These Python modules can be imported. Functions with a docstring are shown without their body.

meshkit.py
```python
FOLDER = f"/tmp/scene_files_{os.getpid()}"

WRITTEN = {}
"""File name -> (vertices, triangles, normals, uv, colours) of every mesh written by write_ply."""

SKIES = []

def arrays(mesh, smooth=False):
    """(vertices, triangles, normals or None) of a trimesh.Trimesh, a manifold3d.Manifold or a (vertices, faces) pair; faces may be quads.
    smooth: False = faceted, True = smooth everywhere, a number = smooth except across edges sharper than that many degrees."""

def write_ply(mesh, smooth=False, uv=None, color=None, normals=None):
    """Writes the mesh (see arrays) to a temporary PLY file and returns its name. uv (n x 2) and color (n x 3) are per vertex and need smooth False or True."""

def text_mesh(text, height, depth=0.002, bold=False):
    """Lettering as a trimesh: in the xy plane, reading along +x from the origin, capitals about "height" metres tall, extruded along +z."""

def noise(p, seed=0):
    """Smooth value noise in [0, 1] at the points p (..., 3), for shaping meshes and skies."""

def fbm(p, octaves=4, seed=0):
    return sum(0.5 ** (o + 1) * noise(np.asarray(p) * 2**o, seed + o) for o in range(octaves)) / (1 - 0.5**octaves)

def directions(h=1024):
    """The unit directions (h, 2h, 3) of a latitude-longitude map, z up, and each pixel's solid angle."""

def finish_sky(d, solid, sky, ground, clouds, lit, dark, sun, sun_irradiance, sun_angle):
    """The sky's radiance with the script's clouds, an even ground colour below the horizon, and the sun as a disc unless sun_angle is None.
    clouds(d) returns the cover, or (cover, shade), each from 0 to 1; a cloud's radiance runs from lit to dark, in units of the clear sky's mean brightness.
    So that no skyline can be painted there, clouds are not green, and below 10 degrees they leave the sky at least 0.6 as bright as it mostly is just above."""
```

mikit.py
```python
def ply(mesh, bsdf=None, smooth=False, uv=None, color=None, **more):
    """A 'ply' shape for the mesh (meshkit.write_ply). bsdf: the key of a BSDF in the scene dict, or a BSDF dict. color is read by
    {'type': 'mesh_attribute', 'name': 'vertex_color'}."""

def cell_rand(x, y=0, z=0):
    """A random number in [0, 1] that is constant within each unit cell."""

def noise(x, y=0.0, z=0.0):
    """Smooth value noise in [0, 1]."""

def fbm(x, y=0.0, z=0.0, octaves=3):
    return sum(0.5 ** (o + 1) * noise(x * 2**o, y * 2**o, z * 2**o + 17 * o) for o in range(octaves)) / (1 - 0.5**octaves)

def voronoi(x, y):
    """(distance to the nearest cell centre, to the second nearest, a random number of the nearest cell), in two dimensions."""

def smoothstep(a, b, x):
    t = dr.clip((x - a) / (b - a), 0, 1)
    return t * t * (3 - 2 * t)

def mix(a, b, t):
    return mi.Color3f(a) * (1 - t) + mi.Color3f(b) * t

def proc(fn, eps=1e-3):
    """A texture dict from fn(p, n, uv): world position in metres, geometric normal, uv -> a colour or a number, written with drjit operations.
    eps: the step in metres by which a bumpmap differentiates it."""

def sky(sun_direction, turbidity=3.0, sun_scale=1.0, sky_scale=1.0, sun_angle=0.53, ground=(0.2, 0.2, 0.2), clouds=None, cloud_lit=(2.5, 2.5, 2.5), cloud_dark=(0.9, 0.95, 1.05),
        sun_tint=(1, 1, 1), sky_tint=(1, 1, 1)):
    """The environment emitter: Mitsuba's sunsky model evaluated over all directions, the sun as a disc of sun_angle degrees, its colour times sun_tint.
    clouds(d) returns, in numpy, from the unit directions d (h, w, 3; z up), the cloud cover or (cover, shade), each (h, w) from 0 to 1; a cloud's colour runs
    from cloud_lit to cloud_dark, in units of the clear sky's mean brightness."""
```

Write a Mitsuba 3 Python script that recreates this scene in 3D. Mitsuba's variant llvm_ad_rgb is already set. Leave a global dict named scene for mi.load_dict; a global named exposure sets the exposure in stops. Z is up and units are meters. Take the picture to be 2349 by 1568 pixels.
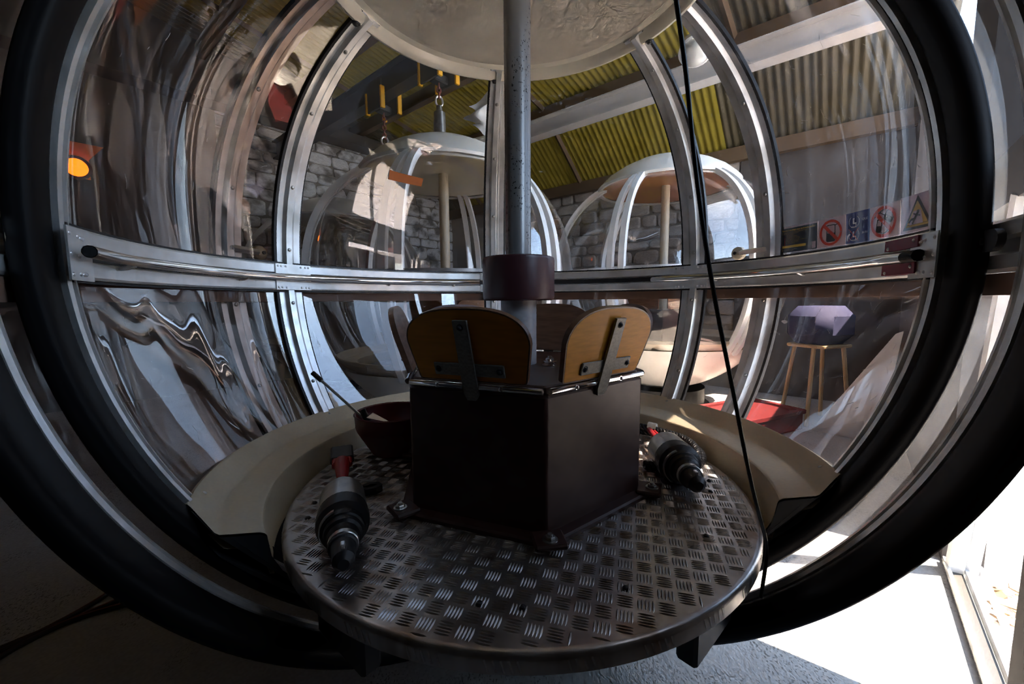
import math, numpy as np, trimesh, shapely, mitsuba as mi, drjit as dr, mikit, meshkit
from shapely.geometry import Polygon, Point, box as sbox, LineString
from shapely import affinity
from mikit import noise, fbm, smoothstep, mix, proc, voronoi
rng = np.random.default_rng(7)
scene, labels = {}, {}
rad, A = np.radians, np.array
# ------------------------------------------------------------------ camera, sky, exposure
CAM = A([-0.0178, -1.4091, 0.6252])
F, PITCH, YAW, ROLL = 929.76, rad(5.804), rad(-0.2508), rad(-0.4275)
fwd = A([math.sin(YAW) * math.cos(PITCH), math.cos(YAW) * math.cos(PITCH), -math.sin(PITCH)])
rgt = A([math.cos(YAW), -math.sin(YAW), 0]); up0 = np.cross(rgt, fwd)
upv = -math.sin(ROLL) * rgt + math.cos(ROLL) * up0
T4 = mi.ScalarTransform4f
scene['camera'] = {'type': 'perspective', 'fov_axis': 'x', 'fov': math.degrees(2 * math.atan(1174.5 / F)), 'near_clip': 0.01, 'far_clip': 200.0,
                   'to_world': T4().look_at(origin=CAM.tolist(), target=(CAM + fwd).tolist(), up=upv.tolist())}
SUN_EL = rad(61)
scene['sky'] = mikit.sky([0.80 * math.cos(SUN_EL), -0.60 * math.cos(SUN_EL), math.sin(SUN_EL)], turbidity=3.0, sun_scale=0.6, sky_scale=1.0, ground=(0.3, 0.29, 0.27), sky_tint=(1.10, 1.0, .88))
exposure = 5.65

# ------------------------------------------------------------------ helpers
def tw(M): return T4(np.asarray(M, float).tolist())
def I4(): return np.eye(4)
def frame(pos, z, xh=(0, 0, 1)):
    z = A(z, float); z /= np.linalg.norm(z); x = A(xh, float); x = x - z * (x @ z)
    if np.linalg.norm(x) < 1e-6: x = np.cross(z, [0.3, 1, 0.2])
    x /= np.linalg.norm(x); y = np.cross(z, x); M = np.eye(4); M[:3, 0], M[:3, 1], M[:3, 2], M[:3, 3] = x, y, z, pos; return M
def Rz(deg, pos=(0, 0, 0), s=1.0):
    c, si = math.cos(rad(deg)), math.sin(rad(deg)); M = np.eye(4); M[:2, :2] = [[c, -si], [si, c]]; M[:3, :3] *= s; M[:3, 3] = pos; return M
used = {}
def numbered(k):
    n = used.get(k, 0); used[k] = n + 1
    return k if n == 0 else f'{k}_{n:03d}'
def thing(name, label, cat, group=None):
    k = numbered(name); labels[k] = {'label': label, 'category': cat}
    if group: labels[k]['group'] = group
    return k
def put(name, mesh, bsdf, parent=None, smooth=False, M=None, label=None, kind=None, **kw):
    k = numbered(f'{parent}__{name}' if parent else name)
    d = dict(mesh) if isinstance(mesh, dict) else mikit.ply(mesh, bsdf, smooth, **kw)
    if M is not None: d['to_world'] = tw(M)
    scene[k] = d
    if label or kind:
        labels.setdefault(k, {})
        if label: labels[k]['label'] = label
        if kind: labels[k]['kind'] = kind
    return k
def solo(name, mesh, bsdf, label, cat, group=None, **kw):
    k = put(name, mesh, bsdf, None, **kw); labels.setdefault(k, {}).update({'label': label, 'category': cat})
    if group: labels[k]['group'] = group
    return k
def struct(name, mesh, bsdf, parent=None, **kw): return put(name, mesh, bsdf, parent, kind=None if parent else 'structure', **kw)
def cat(ms):
    V, Fc, o = [], [], 0
    for v, f in ms: V.append(v); Fc.append(np.asarray(f) + o); o += len(v)
    return np.vstack(V), np.vstack(Fc)
def tri(m): return np.asarray(m.vertices), np.asarray(m.faces)
def xf(m, M): return m[0] @ np.asarray(M)[:3, :3].T + np.asarray(M)[:3, 3], m[1]
def q2t(q): q = np.asarray(q); return np.vstack([q[:, [0, 1, 2]], q[:, [0, 2, 3]]])
def grid_faces(n, m, wrap=False):
    i, j = np.meshgrid(np.arange(n - 1), np.arange(m if wrap else m - 1), indexing='ij'); k = (j + 1) % m
    return q2t(np.stack([i * m + j, (i + 1) * m + j, (i + 1) * m + k, i * m + k], -1).reshape(-1, 4))
def loft(P, closed=True, caps=True, flip=False):
    n, m = P.shape[:2]; V = P.reshape(-1, 3); f = grid_faces(n, m, closed)
    if flip: f = f[:, ::-1]
    if closed and caps:
        for i, r in ((0, 1), (n - 1, -1)):
            c = len(V); V = np.vstack([V, P[i].mean(0)]); b = i * m; k = np.arange(m)
            g = np.stack([np.full(m, c), b + k, b + (k + 1) % m], 1)
            if (r < 0) != flip: g = g[:, ::-1]
            f = np.vstack([f, g])
    return V, f
def box(sx, sy, sz, c=(0, 0, 0), b=0.0):
    if b <= 0:
        m = trimesh.creation.box((sx, sy, sz)); return np.asarray(m.vertices) + A(c), np.asarray(m.faces)
    p = sbox(-sx / 2 + b, -sy / 2 + b, sx / 2 - b, sy / 2 - b)
    o = [(sx / 2 - b, sy / 2 - b)]
    pts = []
    for (x, y, z) in np.ndindex(2, 2, 2):
        X, Y, Z = [(2 * q - 1) for q in (x, y, z)]
        for a in range(3):
            v = A([X * (sx / 2 - b), Y * (sy / 2 - b), Z * (sz / 2 - b)]); v[a] += A([X, Y, Z])[a] * b; pts.append(v)
    m = trimesh.Trimesh(pts).convex_hull; return np.asarray(m.vertices) + A(c), np.asarray(m.faces)
def tube(pts, r, n=10, caps=True):
    P = np.asarray(pts, float); r = np.broadcast_to(r, (len(P),)); t = np.gradient(P, axis=0); t /= np.linalg.norm(t, axis=1, keepdims=True)
    u = np.cross(t[0], [0.21, 0.33, 0.92] if abs(t[0][2]) < 0.9 else [1, 0.2, 0]); R = []
    for i in range(len(P)):
        u = u - t[i] * (u @ t[i]); u /= np.linalg.norm(u); w = np.cross(t[i], u); a = np.arange(n) * 2 * np.pi / n
        R.append(P[i] + r[i] * (np.cos(a)[:, None] * u + np.sin(a)[:, None] * w))
    return loft(A(R), True, caps, flip=True)
def spline(pts, n=60):
    from scipy.interpolate import CubicSpline
    P = np.asarray(pts, float); s = np.r_[0, np.cumsum(np.linalg.norm(np.diff(P, axis=0), axis=1))]; return CubicSpline(s, P)(np.linspace(0, s[-1], n))
def lathe(prof, n=48, a0=0, a1=360):
    p = np.asarray(prof, float); full = abs(a1 - a0) >= 360; a = rad(np.linspace(a0, a1, n + (0 if full else 1), endpoint=not full))
    P = np.stack([np.outer(p[:, 0], np.cos(a)), np.outer(p[:, 0], np.sin(a)), np.repeat(p[:, 1][:, None], len(a), 1)], -1)
    return P.reshape(-1, 3), grid_faces(len(p), len(a), full)[:, ::-1]
def extr(poly, h):
    ms = [trimesh.creation.extrude_polygon(g, h, engine='earcut') for g in getattr(poly, 'geoms', [poly])]; return cat([tri(m) for m in ms])
def flat(poly):
    out = []
    for g in getattr(poly, 'geoms', [poly]):
        v, f = trimesh.creation.triangulate_polygon(g, engine='earcut'); out.append((np.column_stack([v, np.zeros(len(v))]), f))
    return cat(out)
def rbox2(x0, y0, x1, y1, r): return sbox(x0 + r, y0 + r, x1 - r, y1 - r).buffer(r, 4)
BOLT = lathe([(0, .6), (.35, .58), (.62, .45), (.72, .2), (.74, .02), (1, 0), (1, -.3)], 10)
HEX = cat([lathe([(0, 1.2), (.5, 1.2), (.55, .7)], 10), xf(lathe([(0, .8), (.85, .8), (1, .65), (1, 0)], 6), I4()), lathe([(1.0, .22), (1.45, .2), (1.5, 0)], 14)])
RIVET = lathe([(0, .55), (.5, .5), (.85, .25), (1, 0)], 8)
def S4(s): M = np.eye(4); M[:3, :3] *= s; return M

# ------------------------------------------------------------------ materials
def C3(c): return {'type': 'rgb', 'value': list(map(float, c))}
def pr(c, r=.5, m=0.0, **k):
    return {'type': 'principled', 'base_color': c if isinstance(c, dict) else C3(c), 'roughness': r, 'metallic': float(m), **k}
def two(b): return {'type': 'twosided', 'bsdf': b}
def mat(name, b, twosd=True): scene[name] = two(b) if twosd else b
def bump(b, fn, s, eps=1e-3): return {'type': 'bumpmap', 'tex': proc(fn, eps), 'scale': float(s), 'bsdf': b}
def alu_c(p, n, uv):
    s = fbm(p.x * 9, p.y * 9, p.z * 9, 3); k = noise(p.x * 70, p.y * 70, p.z * 40)
    return mix((.58, .57, .55), (.86, .86, .86), smoothstep(.25, .6, s) * (.75 + .25 * k))
def alu_r(p, n, uv): return .22 + .22 * fbm(p.x * 14 + 3, p.y * 14, p.z * 14, 3)
mat('m_alu', pr(proc(alu_c), proc(alu_r), .7))
mat('m_bright_alu', pr((.86, .86, .87), .22, .7))
mat('m_chrome', pr((.88, .88, .89), .07, 1.0))
mat('m_rubber', pr((.0035, .0035, .004), .5, 0, specular=.12))
mat('m_gasket', pr((.012, .012, .013), .5))
def cream_c(p, n, uv):
    d = fbm(p.x * 6, p.y * 6, p.z * 9, 4); k = noise(p.x * 160, p.y * 160, p.z * 160)
    return mix((.50, .42, .29), (.62, .54, .40), d) * (.93 + .07 * k)
mat('m_cream', pr(proc(cream_c), .38, 0, specular=.5))
mat('m_rim', pr((.72, .67, .56), .22, 0, specular=.6, clearcoat=.4, clearcoat_gloss=.9))
def skin_c(p, n, uv): return mix((.55, .50, .42), (.70, .65, .56), fbm(p.x * 12, p.y * 12, 0, 3))
def skin_b(p, n, uv):
    w = fbm(p.x * 26, p.y * 26, 3.3, 3) * 6; a = dr.abs(noise(p.x * 80 + w, p.y * 34 - w, 1.0) - .5); b = dr.abs(noise(p.x * 36 - w, p.y * 86 + w, 7.0) - .5)
    return smoothstep(0, .09, a) * smoothstep(0, .07, b)
mat('m_ceiling_skin', bump(pr(proc(skin_c), .42, 0), skin_b, .007, 8e-4))
def brown_c(p, n, uv): return mix((.030, .013, .011), (.052, .025, .020), fbm(p.x * 20, p.y * 20, p.z * 20, 3))
def brown_b(p, n, uv): return noise(p.x * 420, p.y * 420, p.z * 420) + .6 * noise(p.x * 190, p.y * 190, p.z * 190)
mat('m_brown', bump(pr(proc(brown_c), 0.4, 0, specular=.35), brown_b, .0003, 5e-4))
mat('m_collar', pr((.060, .020, .024), .36, 0, specular=.55))
mat('m_maroon', pr((.20, .018, .035), .35))
def ply_c(p, n, uv):
    g = fbm(p.x * 26 + p.y * 9, p.y * 24, p.z * 130, 3); s = fbm(p.x * 6, p.y * 6, p.z * 8, 3)
    return mix((.37, .130, .012), (.68, .28, .028), g * .6 + s * .5)
mat('m_veneer', pr(proc(ply_c), .42, 0, specular=.3, clearcoat=.15, clearcoat_gloss=.8))
def walnut_c(p, n, uv): return mix((.075, .035, .020), (.17, .085, .05), fbm(p.x * 18, p.y * 18, p.z * 90, 3))
mat('m_walnut', pr(proc(walnut_c), .35, 0, clearcoat=.4, clearcoat_gloss=.8))
def bracket_c(p, n, uv): return mix((.16, .16, .145), (.24, .24, .22), noise(p.x * 200, p.y * 200, p.z * 200))
mat('m_bracket', pr(proc(bracket_c), .45, .3))
def pole_c(p, n, uv):
    s = smoothstep(.66, .72, noise(p.x * 240, p.y * 240, p.z * 120) * .6 + .4 * noise(p.x * 500, p.y * 500, p.z * 300)) * smoothstep(.5, .62, noise(p.x * 22, p.y * 22, p.z * 6))
    return mix((.24, .24, .243), (.015, .015, .016), s)
mat('m_pole', pr(proc(pole_c), .34, .5))
def sleeve_c(p, n, uv): return mix((.36, .365, .39), (.42, .425, .45), noise(p.x * 120, p.y * 120, p.z * 120))
mat('m_sleeve', pr(proc(sleeve_c), .4, .1))
def tread_c(p, n, uv):
    d = fbm(p.x * 5, p.y * 5, 0, 4); k = fbm(p.x * 34, p.y * 34, 0, 3); r = smoothstep(.60, .72, fbm(p.x * 13 + 9, p.y * 13, 2, 4))
    return mix(mix((.40, .36, .34), (.62, .595, .58), smoothstep(.25, .7, d * .6 + k * .4)), (.20, .12, .06), r * .6)
def tread_r(p, n, uv): return .24 + .22 * fbm(p.x * 22, p.y * 22, 5, 3)
mat('m_tread', pr(proc(tread_c), proc(tread_r), .92))
def steel_c(p, n, uv): return mix((.30, .30, .29), (.62, .62, .60), fbm(p.x * 30, p.y * 30, p.z * 30, 3))
mat('m_steel', pr(proc(steel_c), .3, .95))
mat('m_black_plastic', pr((.009, .009, .010), .4, 0, specular=.3))
mat('m_dark_steel', pr((.025, .026, .028), .45, .2))
mat('m_red', pr((.34, .018, .022), .3)); mat('m_crate', pr((.10, .012, .014), .45))
mat('m_bucket', pr((.075, .008, .010), .36))
mat('m_ground_dirt', pr((.05, .045, .04), .8))
def floor_c(p, n, uv):
    d = fbm(p.x * 1.3, p.y * 1.3, 0, 4); k = noise(p.x * 160, p.y * 160, 0) ; sp = smoothstep(.66, .80, noise(p.x * 260 + 3 * p.y, p.y * 170, 4)) * smoothstep(.45, .65, fbm(p.x * 5, p.y * 5, 2, 3))
    return mix(mix((.27, .265, .26), (.42, .415, .41), d), (.06, .055, .05), sp * .6) * (.86 + .22 * k)
def floor_b(p, n, uv): return fbm(p.x * 190 + p.y * 40, p.y * 130, 0, 3)
mat('m_floor', bump(pr(proc(floor_c), .6, 0, specular=.35), floor_b, .0035, 1.2e-3))
def apron_c(p, n, uv): return mix((.52, .51, .49), (.66, .65, .62), fbm(p.x * 3, p.y * 3, 0, 4))
mat('m_apron', pr(proc(apron_c), .9))
def stoneA_c(p, n, uv):
    w = smoothstep(.30, .55, fbm(p.x * 5, p.y * 5, p.z * 5, 4)); k = noise(p.x * 55, p.y * 55, p.z * 55)
    return mix((.24, .235, .23), (.84, .86, .89), w) * (.8 + .25 * k)
mat('m_whitewash', pr(proc(stoneA_c), .9))
def stoneB_c(p, n, uv): return mix((.20, .175, .155), (.46, .42, .38), fbm(p.x * 6, p.y * 6, p.z * 6, 4)) * (.8 + .25 * noise(p.x * 60, p.y * 60, p.z * 60))
mat('m_stone', pr(proc(stoneB_c), .9))
mat('m_mortar', pr((.25, .235, .215), .95))
def darkwall_c(p, n, uv): return mix((.035, .031, .03), (.075, .067, .063), fbm(p.x * 2, p.y * 2, p.z * 2, 4))
mat('m_darkwall', pr(proc(darkwall_c), .85))
def roof_c(p, n, uv):
    d = fbm(p.x * 3, p.y * 3, p.z * 3, 4); return mix((.12, .10, .012), (.26, .22, .045), d)
scene['m_roof_sheet'] = {'type': 'principledthin', 'base_color': proc(roof_c), 'roughness': .6, 'diff_trans': .010, 'spec_trans': 0.0}
scene['m_window'] = {'type': 'thindielectric', 'int_ior': 1.5, 'specular_transmittance': C3((.42, .46, .50))}
def old_c(p, n, uv): return mix((.030, .026, .016), (.075, .065, .035), fbm(p.x * 4, p.y * 4, p.z * 4, 4))
mat('m_old_sheet', pr(proc(old_c), .6))
mat('m_timber', pr((.085, .055, .03), .7))
mat('m_beam_dark', pr((.05, .048, .046), .5))
mat('m_beam_pale', pr((.45, .45, .45), .5))
mat('m_yellow', pr((.75, .38, .01), .45))
mat('m_rust_red', pr((.16, .045, .035), .6))
mat('m_white_shell', pr((.74, .73, .69), .28, 0, clearcoat=.4, clearcoat_gloss=.9))
mat('m_white', pr((.75, .75, .74), .45))
mat('m_blue', pr((.020, .025, .075), .8))
mat('m_pine', pr((.50, .36, .18), .6))
mat('m_bumper', pr((.17, .105, .075), .5))
mat('m_terracotta', pr((.34, .14, .07), .4))
mat('m_tape', pr((.42, .10, .012), .5))
mat('m_print_navy', pr((.012, .02, .032), .35)); mat('m_print_pink', pr((.80, .62, .62), .35)); mat('m_print_red', pr((.78, .07, .035), .35))
mat('m_print_black', pr((.02, .018, .018), .4)); mat('m_print_blue', pr((.02, .035, .17), .35)); mat('m_print_white', pr((.8, .8, .85), .4))
mat('m_print_gold', pr((.75, .48, .06), .4)); mat('m_print_amber', pr((.62, .42, .10), .4)); mat('m_print_rose', pr((.62, .50, .56), .4))
mat('m_bulb_glass', pr((.55, .56, .55), .15))
mat('m_leaf', pr((.20, .13, .07), .8))
def film_c(p, n, uv): return mix((.42, .42, .42), (.60, .60, .60), noise(p.x * 9, p.y * 9, p.z * 9))
mat('m_plastic_film', pr(proc(film_c), .25))
ACR = dict(type='thindielectric', int_ior=1.6)
scene['m_acrylic'] = {**ACR, 'specular_transmittance': C3((.84, .80, .79))}
scene['m_acrylic_brown'] = {**ACR, 'specular_transmittance': C3((.72, .62, .57))}
scene['m_acrylic_clear'] = {**ACR, 'specular_transmittance': C3((.88, .86, .86))}
mat('m_scratch', pr((.55, .54, .55), .6))
mat('m_lens_orange', pr((.8, .25, .02), .3))

# ------------------------------------------------------------------ the shed (its walls run at 40 degrees to the view)
E1, E2 = A([-.766, .643]), A([.643, .766]); E1 = E1 / np.linalg.norm(E1); E2 = A([E1[1], -E1[0]])
ZF = -.5
MS = np.eye(4); MS[:2, 0], MS[:2, 1], MS[:2, 3] = E1, E2, CAM[:2]      # shed coordinates (e1, e2, z) to world
MS[:3, 0] = [*E1, 0]; MS[:3, 1] = [*E2, 0]
if np.linalg.det(MS[:3, :3]) < 0: FLIP = True
else: FLIP = False
def sh(m):
    v, f = xf(m, MS); return v, (f[:, ::-1] if FLIP else f)
def shp(e1, e2, z): return MS[:3, :3] @ A([e1, e2, z]) + MS[:3, 3]
def bx(e1a, e1b, e2a, e2b, za, zb): return sh(box(e1b - e1a, e2b - e2a, zb - za, ((e1a + e1b) / 2, (e2a + e2b) / 2, (za + zb) / 2)))
E1A, E2B, E1C, E2D = 6.4, 5.66, -.345, -3.2
struct('floor', bx(E1C - .02, E1A + .3, E2D - .3, E2B + .3, ZF - .2, ZF), 'm_floor')
struct('ground_outside', bx(-30, E1C - .02, -25, 30, ZF - .22, ZF - .03), 'm_apron')
def roof_z(e2): return 3.11 + (4.6 - e2) * .21 if e2 < 4.6 else 3.11 - (e2 - 4.6) * .78
# stone walls: slab of mortar, individual stones standing proud
PROTO = []
for i in range(8):
    m = trimesh.creation.icosphere(subdivisions=1); v = m.vertices.copy()
    v = np.sign(v) * np.abs(v) ** .45; v *= 1 + .22 * (rng.random((len(v), 1)) - .5); v[:, 0] += .12 * v[:, 2] * (rng.random() - .5)
    v[:, 2] *= .9; m = trimesh.Trimesh(v, m.faces); PROTO.append(m)
SA = [mikit.ply(m, 'm_whitewash', 40) for m in PROTO]; SB = [mikit.ply(m, 'm_stone', 40) for m in PROTO]
def stones(parent, protos, place, L, z0, z1, hmin, hmax, wmin, wmax, limit=300):
    z, n = z0, 0
    while z < z1:
        h = rng.uniform(hmin, hmax); s = -rng.random() * .2
        while s < L:
            w = rng.uniform(wmin, wmax)
            if n < limit and s + w / 2 > 0:
                M = place(s + w / 2, z + h / 2) @ np.diag([w / 2 * .96, h / 2 * .95, .035 + .02 * rng.random(), 1.0])
                put('stone', protos[rng.integers(8)], None, parent, M=M); n += 1
            s += w
        z += h
def mshed(e1, e2, z, X, N):
    M = np.eye(4); M[:3, 0] = MS[:3, :3] @ A(X); M[:3, 2] = MS[:3, :3] @ A(N); M[:3, 1] = np.cross(M[:3, 2], M[:3, 0]); M[:3, 3] = shp(e1, e2, z); return M
struct('wall_back', bx(E1C, E1A, E2B, E2B + .35, ZF, 2.35), 'm_mortar')
stones('wall_back', SB, lambda s, z: mshed(.6 + s, E2B, z, (1, 0, 0), (0, -1, 0)), 3.6, .3, 2.3, .12, .2, .18, .46, 170)
struct('wall_left', bx(E1A, E1A + .35, E2D, E2B + .3, ZF, 4.9), 'm_mortar')
stones('wall_left', SA, lambda s, z: mshed(E1A, 1.7 + s, z, (0, 1, 0), (-1, 0, 0)), 3.9, .8, 3.05, .13, .24, .2, .5, 260)
put('board', bx(E1A - .05, E1A, E2D, 1.7, ZF, 4.9), 'm_darkwall', 'wall_left')
struct('wall_front', bx(E1C, E1A, E2D - .3, E2D, ZF, 4.9), 'm_darkwall')
# wall beside the camera with the open doorway
OE0, OE1, LZ0, LZ1, PZ, DC = 1.50, 2.44, .92, 1.10, 2.05, 3.4
wr = put('wall_right', bx(E1C - .12, E1C, OE1, 2.95, ZF, 3.6), 'm_darkwall', kind='structure')
def wallbit(a, b, z0, z1): struct('wall_right', bx(E1C - .12, E1C, a, b, z0, z1), 'm_darkwall')
wallbit(E2D, .85, ZF, 4.9); wallbit(.85, 1.40, 2.3, 4.9); wallbit(.85, 1.40, ZF, .95); wallbit(1.40, OE0, ZF, 4.9)
struct('awning', bx(E1C - 1.25, E1C - .12, -.8, 1.45, 2.36, 2.42), 'm_beam_dark'); wallbit(OE0, OE1, PZ, 4.9)
wallbit(OE1, 5.3, 3.6, 4.6); wallbit(2.95, 5.3, DC, 3.6); wallbit(2.95, 5.3, ZF, 1.15); wallbit(5.3, E2B + .3, ZF, 3.4)
struct('lintel', bx(E1C - .13, E1C, OE0, OE1, LZ0, LZ1), 'm_beam_dark')
v, f = flat(sbox(OE0, LZ1, OE1, PZ))
struct('window_1', sh((np.column_stack([np.full(len(v), E1C - .06), v[:, 0], v[:, 1]]), f)), 'm_window')
# roof: corrugated sheets on purlins
def corrugated(w, L, pitch=.076, amp=.011):
    x = np.linspace(0, w, int(w / pitch * 6) + 1); y = np.linspace(0, L, 5)
    X, Y = np.meshgrid(x, y, indexing='ij'); Z = amp * np.cos(X / pitch * 2 * np.pi)
    return np.stack([X, Y, Z], -1).reshape(-1, 3), grid_faces(len(x), len(y))
SHW = .93
put('board', bx(E1C, 1.15, E2B - .05, E2B, ZF, 2.35), 'm_darkwall', 'wall_back')
rf = thing('roof', 'yellow translucent corrugated sheets over the shed on dark purlins', 'roof'); labels[rf] = {'kind': 'structure', 'label': labels[rf]['label']}
for (ea, eb) in ((4.55, 5.95), (2.55, 4.62), (.5, 2.65), (-1.6, .6), (-3.6, -1.5)):
    za, zb = roof_z(ea), roof_z(eb); L = math.hypot(eb - ea, zb - za); cg = corrugated(SHW, L); pm = mikit.ply(cg, 'm_roof_sheet', True); pd = mikit.ply(cg, 'm_old_sheet', True)
    for i in range(8):
        Y = A([0, eb - ea, zb - za]) / L; Z = np.cross([1, 0, 0], Y); M = np.eye(4); M[:3, :3] = MS[:3, :3] @ np.column_stack([[1, 0, 0], Y, Z]); M[:3, 3] = shp(E1C - .15 + i * .9, ea, za + .06 + .012 * (i % 2))
        put('corrugated_sheet', pd if i in (0, 1, 7) else pm, None, rf, M=M, label='dark opaque corrugated sheet' if i in (0, 1, 7) else None)
for e2 in (5.55, 4.6, 3.55, 2.6, 1.6, .55, -.5, -1.55, -2.6):
    z = roof_z(e2); put('purlin', bx(E1C, E1A, e2 - .045, e2 + .045, z - .12, z + .035), 'm_timber', rf)
for e1 in (1.05, 3.3, 5.4):
    for ea, eb in ((4.6, 5.75), (.0, 4.6)):
        put('rafter', sh(tube([(e1, ea, roof_z(ea) + .01), (e1, eb, roof_z(eb) + .01)], .035, 4)), 'm_timber', rf)
# overhead runway beams
def ibeam(L, h, w, t):
    p = Polygon([(-w / 2, 0), (w / 2, 0), (w / 2, t), (t / 2, t), (t / 2, h - t), (w / 2, h - t), (w / 2, h), (-w / 2, h), (-w / 2, h - t), (-t / 2, h - t), (-t / 2, t), (-w / 2, t)])
    v, f = extr(p, L); return v[:, [2, 0, 1]], f
def beam(e2, z, h, w, m, label, t=.014):
    v, f = ibeam(E1A - E1C, h, w, t); v = v + A([E1C, e2, z]); return solo('runway_beam', sh((v, f)), m, label, 'beam')
BZ1, B1, B2 = 2.62, 2.42, 4.34
beam(B1, BZ1, .24, .13, 'm_beam_dark', 'dark steel I-beam carrying the two yellow-edged trolleys')
beam(B2, 2.68, .20, .16, 'm_beam_pale', 'pale grey steel I-beam above the far right cabin, below the yellow roof')
beam(-1.2, 3.4, .22, .14, 'm_beam_dark', 'dark steel I-beam high behind the ceiling disc')
put('tie_beam', bx(E1A - .35, E1A - .05, -.5, E2B, 3.05, 3.2), 'm_beam_dark', 'wall_left')
put('plank', bx(E1A - .05, E1A, -.6, E2B, 3.2, 4.6), 'm_darkwall', 'wall_left')

# ------------------------------------------------------------------ cabin profile
R0, Z0, RU, RL, EU, EL = 1.1347, .7375, 1.0756, 1.1746, 2.3269, 1.9481
def prof(t, add=0.0):
    c, s = np.cos(rad(t)), np.sin(rad(t)); e = np.where(s > 0, EU, EL); q = (np.abs(c) ** e + np.abs(s) ** e) ** (-1 / e)
    return (R0 + add) * np.abs(c) * q, Z0 + np.where(s > 0, RU + add, RL + add) * s * q
TT = np.linspace(-89, 89, 3561); PR, PZt = prof(TT)
def t_of_z(z): return float(np.interp(z, PZt, TT))
def r_of_z(z, add=0.0):
    r, zz = prof(TT, add); return np.interp(z, zz, r)
def dirv(az): a = rad(az); return np.stack([-np.sin(a), -np.cos(a), np.zeros_like(a)], -1)
def tanv(az): a = rad(az); return np.stack([-np.cos(a), np.sin(a), np.zeros_like(a)], -1)      # direction of growing az
def mer_frame(az, t, add=0.0):
    r, z = prof(t, add); r2, z2 = prof(t + .05, add); r1, z1 = prof(t - .05, add)
    d = dirv(np.float64(az)); P = r[:, None] * d + np.column_stack([0 * r, 0 * r, z]); tg = np.stack([r2 - r1, z2 - z1], 1); tg /= np.linalg.norm(tg, axis=1, keepdims=True)
    N = tg[:, 1][:, None] * d + np.column_stack([0 * r, 0 * r, -tg[:, 0]]); return P, N, r
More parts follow.
